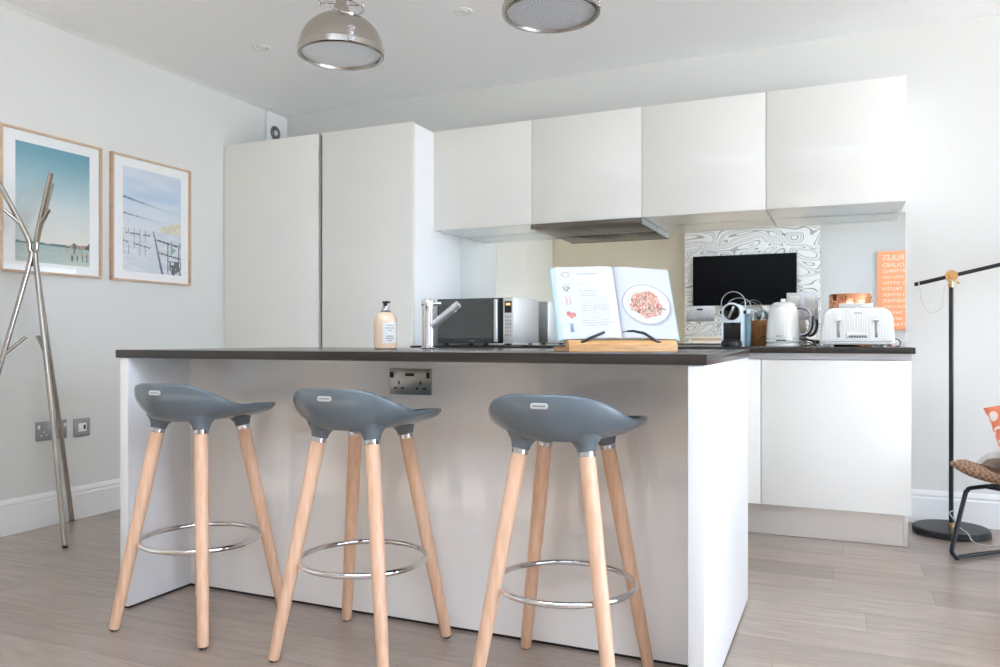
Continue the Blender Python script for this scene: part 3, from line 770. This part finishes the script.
t = thing('microwave', 'steel microwave with dark glass door on the rear worktop', 'microwave', (-1.938, 4.05, WT))
MB().box(-.240, .240, .016, .406, .012, .272, .003).build('body', M['pale_steel'], t)
dr_ = MB().box(-.240, .152, 0, .015, .012, .270, .002).build('door', M['glassdoor'], t)
MB().box(-.205, .118, -.0012, .001, .040, .235).build('window', mat('dark_mesh_window', (52, 60, 60), .12, coat=.6), dr_)
MB().box(.130, .151, -.022, -.003, .020, .262, .006, 3).build('handle', M['pale_steel'], dr_)
for z in (.035, .247): MB().tube([(.14, -.012, z), (.14, .002, z)], .005, 10).build('handle_post', M['chrome'], dr_)
text_part('badge', 'DeLonghi', .0085, M['satin'], dr_, (-.012, -.0018, .028), (pi/2, 0, 0), .0004)
MB().box(.156, .180, -.002, .015, .012, .270, .002).build('door_jamb', M['black'], t)
cp = MB().box(.180, .240, 0, .015, .012, .270, .002).build('control_panel', M['pale_steel'], t)
MB().box(.190, .232, -.002, .001, .185, .250).build('display', M['black'], cp)
MB().box(.198, .225, -.0028, -.0015, .226, .240).build('clock_digits', M['orangescreen'], cp)
for i in range(3):
    for j in range(6): MB().box(.192+.014*i, .202+.014*i, -.002, .0, .055+.02*j, .067+.02*j, .001).build('button', M['satin'], cp)
for x in (-.2, .2):
    for y in (.04, .37): MB().lathe([(0, 0), (.014, 0), (.014, .013), (0, .013)], 14, (x, y, 0)).build('foot', M['black'], t)

# coffee machine
t = thing('coffee_machine', 'pale blue capsule coffee machine with black knob', 'coffee machine', (-.511, 4.02, WT))
k = [(-.050, 0), (.050, 0), (.050, .155)]
k += [(.050*cos(a), .168+.050*sin(a)) for a in [radians(10*i) for i in range(0, 19)]]
k += [(-.050, .155)]
bd = MB()
bd.prism([(x, z) for x, z in k if True], .03, .30, 'y', .004)
bd.build('body', M['paleblue'], t, ang=30)
fr_ = MB()
sh_ = [(-.050, .118), (.050, .118)]+[(.050*cos(a), .168+.050*sin(a)) for a in [radians(10*i) for i in range(0, 19)]]
fr_.prism(sh_, 0, .03, 'y', .004); fr_.build('brew_head', M['paleblue'], t, ang=30)
MB().lathe([(0, .016), (.034, .015), (.038, .010), (.040, 0), (0, 0)], 40, (0, .001, .170), Matrix.Rotation(pi/2, 3, 'X')).build('knob', M['blackgloss'], t)
MB().box(-.006, .006, -.020, -.012, .140, .200, .002).xf(Matrix.Translation((0, 0, .17)) @ Matrix.Rotation(radians(24), 4, 'Y') @ Matrix.Translation((0, 0, -.17))).build('knob_grip', M['satin'], t)
rc = MB(); rc.box(-.042, .042, .022, .0295, .035, .117, .003); rc.build('brew_recess', M['black'], t)
MB().box(-.050, -.042, 0, .03, .0, .118, .002).build('side_cheek', M['paleblue'], t)
MB().box(.042, .050, 0, .03, .0, .118, .002).build('side_cheek', M['paleblue'], t)
MB().tube([(0, .005, .118), (0, .005, .104)], [.014, .008], 14).build('outlet', M['black'], t)
MB().lathe([(.050, 0), (.052, .006), (.050, .022), (.040, .034), (.015, .040), (0, .040)], 36, (0, -.010, 0)).build('drip_tray', M['black'], t)
MB().box(.052, .074, .13, .31, 0, .165, .006, 3).build('water_tank', M['tank'], t)
MB().box(.051, .075, .128, .312, .165, .19, .006).build('tank_lid', M['paleblue'], t)
for y, hh, rr in ((.055, .275, .058), (.30, .255, .058)):
    pts = [(-rr, y, .17)]+[(rr*cos(a), y, .215+(hh-.215)*sin(a)) for a in [radians(180-15*i) for i in range(13)]]+[(rr, y, .17)]
    MB().tube(pts, .0024, 8).build('handle', M['satin'], t)
    MB().tube([(.050, y, .172), (.064, y, .172)], .009, 14).tube([(-.064, y, .172), (-.050, y, .172)], .009, 14).build('handle_pivot', M['black'], t)

t = thing('wooden_block', 'small dark wooden block between coffee machine and kettle', 'wooden block', (-.408, 4.43, WT))
MB().box(-.040, .032, -.04, .04, 0, .138, .004).build('body', M['walnut'], t)
MB().box(-.03, .022, -.012, .012, .1375, .1395).build('slot', M['dark'], t)

# kettle
t = thing('kettle', 'cream ribbed electric kettle with spout pointing left', 'kettle', (-.280, 4.16, WT))
MB().lathe([(0, 0), (.080, 0), (.083, .004), (.083, .014), (.076, .018), (0, .018)], 60).build('power_base', M['cream'], t)
prf = [(.0, .019), (.078, .019), (.0815, .026), (.0815, .036), (.0805, .042, 1)]
for k in range(1, 11): q = k/10; prf.append((.0805-.0135*q**1.5, .042+.143*q, 1))
prf += [(.064, .196), (.056, .204), (.0, .205)]
MB().lathe(prf, 144, rib=.007, nrib=30).build('body', M['cream'], t, ang=70)
MB().lathe([(.079, .0365), (.0825, .038), (.0825, .0415), (.079, .043)], 60).build('trim_band', M['chrome'], t)
MB().lathe([(.056, .2035), (.054, .212), (.040, .220), (0, .223)], 40).build('lid', M['cream'], t)
MB().box(-.012, .012, -.010, .010, .221, .238, .004, 3).build('lid_knob', M['cream'], t)
sp = []
for q, (x, z, ry, rz_) in enumerate(((-.052, .172, .026, .030), (-.072, .180, .020, .024), (-.092, .192, .013, .014), (-.100, .199, .009, .006))):
    sp.append([(x-.004*sin(a), ry*cos(a), z+rz_*sin(a)) for a in [2*pi*i/20 for i in range(20)]])
MB().rows(sp, True, True, True).build('spout', M['cream'], t, ang=60)
hp = [(.052, 0, .192), (.085, 0, .194), (.114, 0, .180), (.128, 0, .150), (.128, 0, .105), (.118, 0, .075), (.098, 0, .060), (.072, 0, .062)]
hd = bez(hp, 5); MB().tube(hd, [.011]*len(hd), 14, flat=.8).build('handle', M['satin'], t, ang=60)
MB().tube([p+Vector((.004, 0, 0)) for p in bez(hp[3:], 5)], .010, 14).build('handle_grip', mat('dark_grip', (70, 74, 76), .3), t, ang=60)
text_part('badge', 'BREVILLE', .0078, M['dark'], t, (-.012, -.0845, .052), (pi/2, 0, radians(-8)), .0004)
MB().box(-.026, .020, -.0835, -.0815, .0275, .0335, .001).build('gauge', M['dark'], t)

# toaster
t = thing('toaster', 'cream ribbed four-slice toaster with two levers', 'toaster', (.053, 4.02, WT))
def rr_(w0, w1, h0, h1, r):
    o_ = [(-w0, h0+.012), (-w0+.012, h0), (w0-.012, h0), (w0, h0+.012)]
    for i in range(10): a = radians(90*i/9); o_.append((w1-r+r*cos(a), h1-r+r*sin(a)))
    for i in range(10): a = radians(90+90*i/9); o_.append((-w1+r+r*cos(a), h1-r+r*sin(a)))
    return o_
MB().prism(rr_(.160, .152, .010, .184, .055), 0, .235, 'y', .010).build('body', M['cream'], t, ang=30)
for i in range(25):
    x = -.132+.011*i
    if min(abs(x+.072), abs(x-.085)) < .012: continue
    top = .172-.0*abs(x) if abs(x) < .10 else .160
    bot = .036 if abs(x-.012) > .052 else .066
    MB().tube([(x, .0005, bot), (x, .0005, top)], .0019, 8).build('rib', M['cream'], t)
for x in (-.078, .082):
    MB().box(x-.006, x+.006, -.0025, .002, .045, .142, .002).build('lever_slot', M['satin'], t)
    MB().box(x-.013, x+.013, -.018, .0, .119, .129, .003).build('lever', M['chrome'], t)
cp = MB().box(-.045, .046, -.004, .003, .043, .066, .002).build('control_panel', M['chrome'], t)
MB().box(-.042, .043, -.005, -.003, .0455, .0635).build('panel_face', M['white'], cp)
for i in range(7): MB().box(-.034+.011*i, -.027+.011*i, -.0062, -.0048, .0465, .0540, .0005).build('button', M['dark'], cp)
text_part('badge', 'BREVILLE', .0085, M['dark'], t, (.006, -.0008, .158), (pi/2, 0, 0), .0005)
MB().box(-.150, .150, -.0012, .002, .0245, .0275).build('trim_line', M['satin'], t)
for x in (-.11, .115):
    for y in (.03, .2): MB().lathe([(0, 0), (.010, 0), (.010, .011), (0, .011)], 14, (x, y, 0)).build('foot', M['white'], t)
for x in (-.10, .006):
    for y in (.055, .14): MB().box(x, x+.095, y, y+.030, .183, .1865, .001).build('slot', M['dark'], t)
MB().box(-.078, .072, .17, .215, .18, .211, .003).build('rear_rail', M['white'], t)
text_part('rail_badge', 'BREVILLE', .0085, M['satin'], t, (.0, .1695, .199), (pi/2, 0, 0), .0005)

# copper bin
t = thing('copper_canister', 'polished copper canister behind the toaster', 'canister', (.028, 4.405, WT))
MB().lathe([(0, 0), (.100, 0), (.102, .003), (.102, .262), (.100, .266), (0, .268)], 72).build('body', M['copper'], t)
MB().lathe([(.102, .225), (.1035, .226), (.1035, .230), (.102, .231)], 72).build('lid_rim', M['copper'], t)

# cables on the worktop
def cable(name, label, pts, m_=M['black'], r=.0028):
    o = MB().tube(bez(pts, 7), r, 8).build(name, m_); tag(o, label, 'cable'); return o
z_ = WT+.0035
cable('appliance_cable', 'tangled black cable on the worktop between kettle and toaster', [(-.19, 4.18, z_), (-.165, 4.10, z_), (-.13, 4.20, z_+.022), (-.17, 4.28, z_+.03), (-.20, 4.22, z_+.034), (-.15, 4.14, z_+.012), (-.125, 4.25, z_), (-.16, 4.34, z_+.026), (-.19, 4.40, z_+.03), (-.13, 4.44, z_+.02), (-.10, 4.50, z_+.005)])
cable('toaster_cable', 'short black cable looping out at the right of the toaster', [(.207, 4.20, WT+.035), (.232, 4.19, WT+.036), (.243, 4.18, WT+.022), (.237, 4.17, z_), (.222, 4.165, z_)])
cable('machine_cable', 'thin black cable crossing in front of the wooden block', [(-.412, 4.30, WT+.026), (-.40, 4.355, WT+.045), (-.372, 4.362, WT+.052), (-.335, 4.33, WT+.05), (-.30, 4.29, WT+.02), (-.27, 4.28, z_)])

# ------------------------------------------------------------------ the wall opposite, seen in the mirror
t = thing('television', 'black flat television on the swirl wallpaper seen in the mirror', 'television', (-1.11, -.78, 1.345))
MB().box(-.598, .598, .004, .058, 0, .605, .004).build('casing', M['tv'], t)
MB().box(-.588, .588, .0575, .0595, .012, .594).build('screen', M['tv'], t)
t = thing('sideboard', 'pale wooden sideboard under the television seen in the mirror', 'sideboard', (-1.05, -.755, 0))
MB().box(-.60, .60, 0, .37, .08, .94, .003).build('body', M['sideboard'], t)
MB().box(-.615, .615, -.01, .385, .94, .968, .003).build('top', M['sideboard'], t)
for i in range(3):
    for j in range(3):
        d = MB().box(-.585+.395*i, -.205+.395*i, .37, .386, .10+.28*j, .36+.28*j, .003).build('drawer', M['sideboard'], t)
        MB().lathe([(0, 0), (.010, 0), (.018, .012), (.012, .024), (0, .026)], 20, (-.395+.395*i, .386, .23+.28*j), Matrix.Rotation(-pi/2, 3, 'X')).build('knob', M['satin'], d)
for x in (-.57, .57):
    for y in (.03, .34): MB().box(x-.02, x+.02, y-.02, y+.02, 0, .08, .002).build('leg', M['sideboard'], t)
t = thing('wall_poster', 'orange house rules poster reflected at the right of the mirror', 'poster', (.66, YF, 1.043))
MB().box(-.311, .311, .001, .03, 0, .916, .003).build('board', M['poster'], t)
zt_ = .838
for k, (s_, sz, wd) in enumerate((('HOUSE RULES', .088, .50), ('MESS AROUND', .066, .50), ('SHARE EVERYTHING', .056, .50), ('CLEAN AS YOU GO', .046, .50), ('SAY SORRY OFTEN', .046, .50), ('TELL THE TRUTH', .052, .50),
                                  ('HELP EACH OTHER', .052, .50), ('LAUGH TOGETHER', .058, .50), ('KEEP PROMISES', .040, .50), ('TRY NEW THINGS', .050, .50), ('DREAM BIG', .046, .42), ('HUG OFTEN', .046, .42))):
    text_part('lettering', s_, sz, M['posterink'], t, (.25, .0305, zt_), (pi/2, 0, pi), .0006, wd, 'LEFT')
    zt_ -= .086 if k == 0 else .069

# ------------------------------------------------------------------ light
wd = bpy.data.worlds.new('sky'); S.world = wd; wd.use_nodes = True
bg = wd.node_tree.nodes['Background']; bg.inputs['Color'].default_value = (.78, .93, 1.17, 1); bg.inputs['Strength'].default_value = 7.0
def portal(name, loc, rot, sx, sy):
    l = bpy.data.lights.new(name, 'AREA'); l.shape = 'RECTANGLE'; l.size = sx; l.size_y = sy; l.cycles.is_portal = True
    o = bpy.data.objects.new(name, l); C.objects.link(o); o.location = loc; o.rotation_euler = rot
portal('sky_portal_right', (XR+.10, (W1[0]+W1[1])/2, (W1[2]+W1[3])/2), (0, pi/2, 0), W1[3]-W1[2], W1[1]-W1[0])

portal('sky_portal_roof', ((W3[0]+W3[1])/2, (W3[2]+W3[3])/2, ZC+.2), (0, 0, 0), W3[1]-W3[0], W3[3]-W3[2])
sl = bpy.data.lights.new('sun', 'SUN'); sl.energy = 22; sl.angle = radians(4); sl.color = (.93, .98, 1)
so = bpy.data.objects.new('sun', sl); C.objects.link(so); so.rotation_euler = Vector((-1, -.12, -1.35)).to_track_quat('-Z', 'Y').to_euler()

# ------------------------------------------------------------------ camera
cam = bpy.data.cameras.new('camera'); co = bpy.data.objects.new('camera', cam); C.objects.link(co)
co.location = (0, 0, .939); co.rotation_euler = (pi/2, 0, radians(23.693))
cam.sensor_width = 36; cam.lens = 36*.78493; cam.shift_y = 5.46/1000; cam.clip_start = .02
S.camera = co
S.view_settings.view_transform = 'Standard'; S.view_settings.look = 'None'; S.view_settings.gamma = 1
S.view_settings.use_curve_mapping = False
S.view_settings.exposure = .35
cy_ = S.cycles; cy_.use_denoising = True; cy_.max_bounces = 14; cy_.diffuse_bounces = 8; cy_.glossy_bounces = 6; cy_.transparent_max_bounces = 8
cy_.caustics_reflective = True; cy_.blur_glossy = .5; cy_.caustics_refractive = False
cy_.sample_clamp_indirect = 8
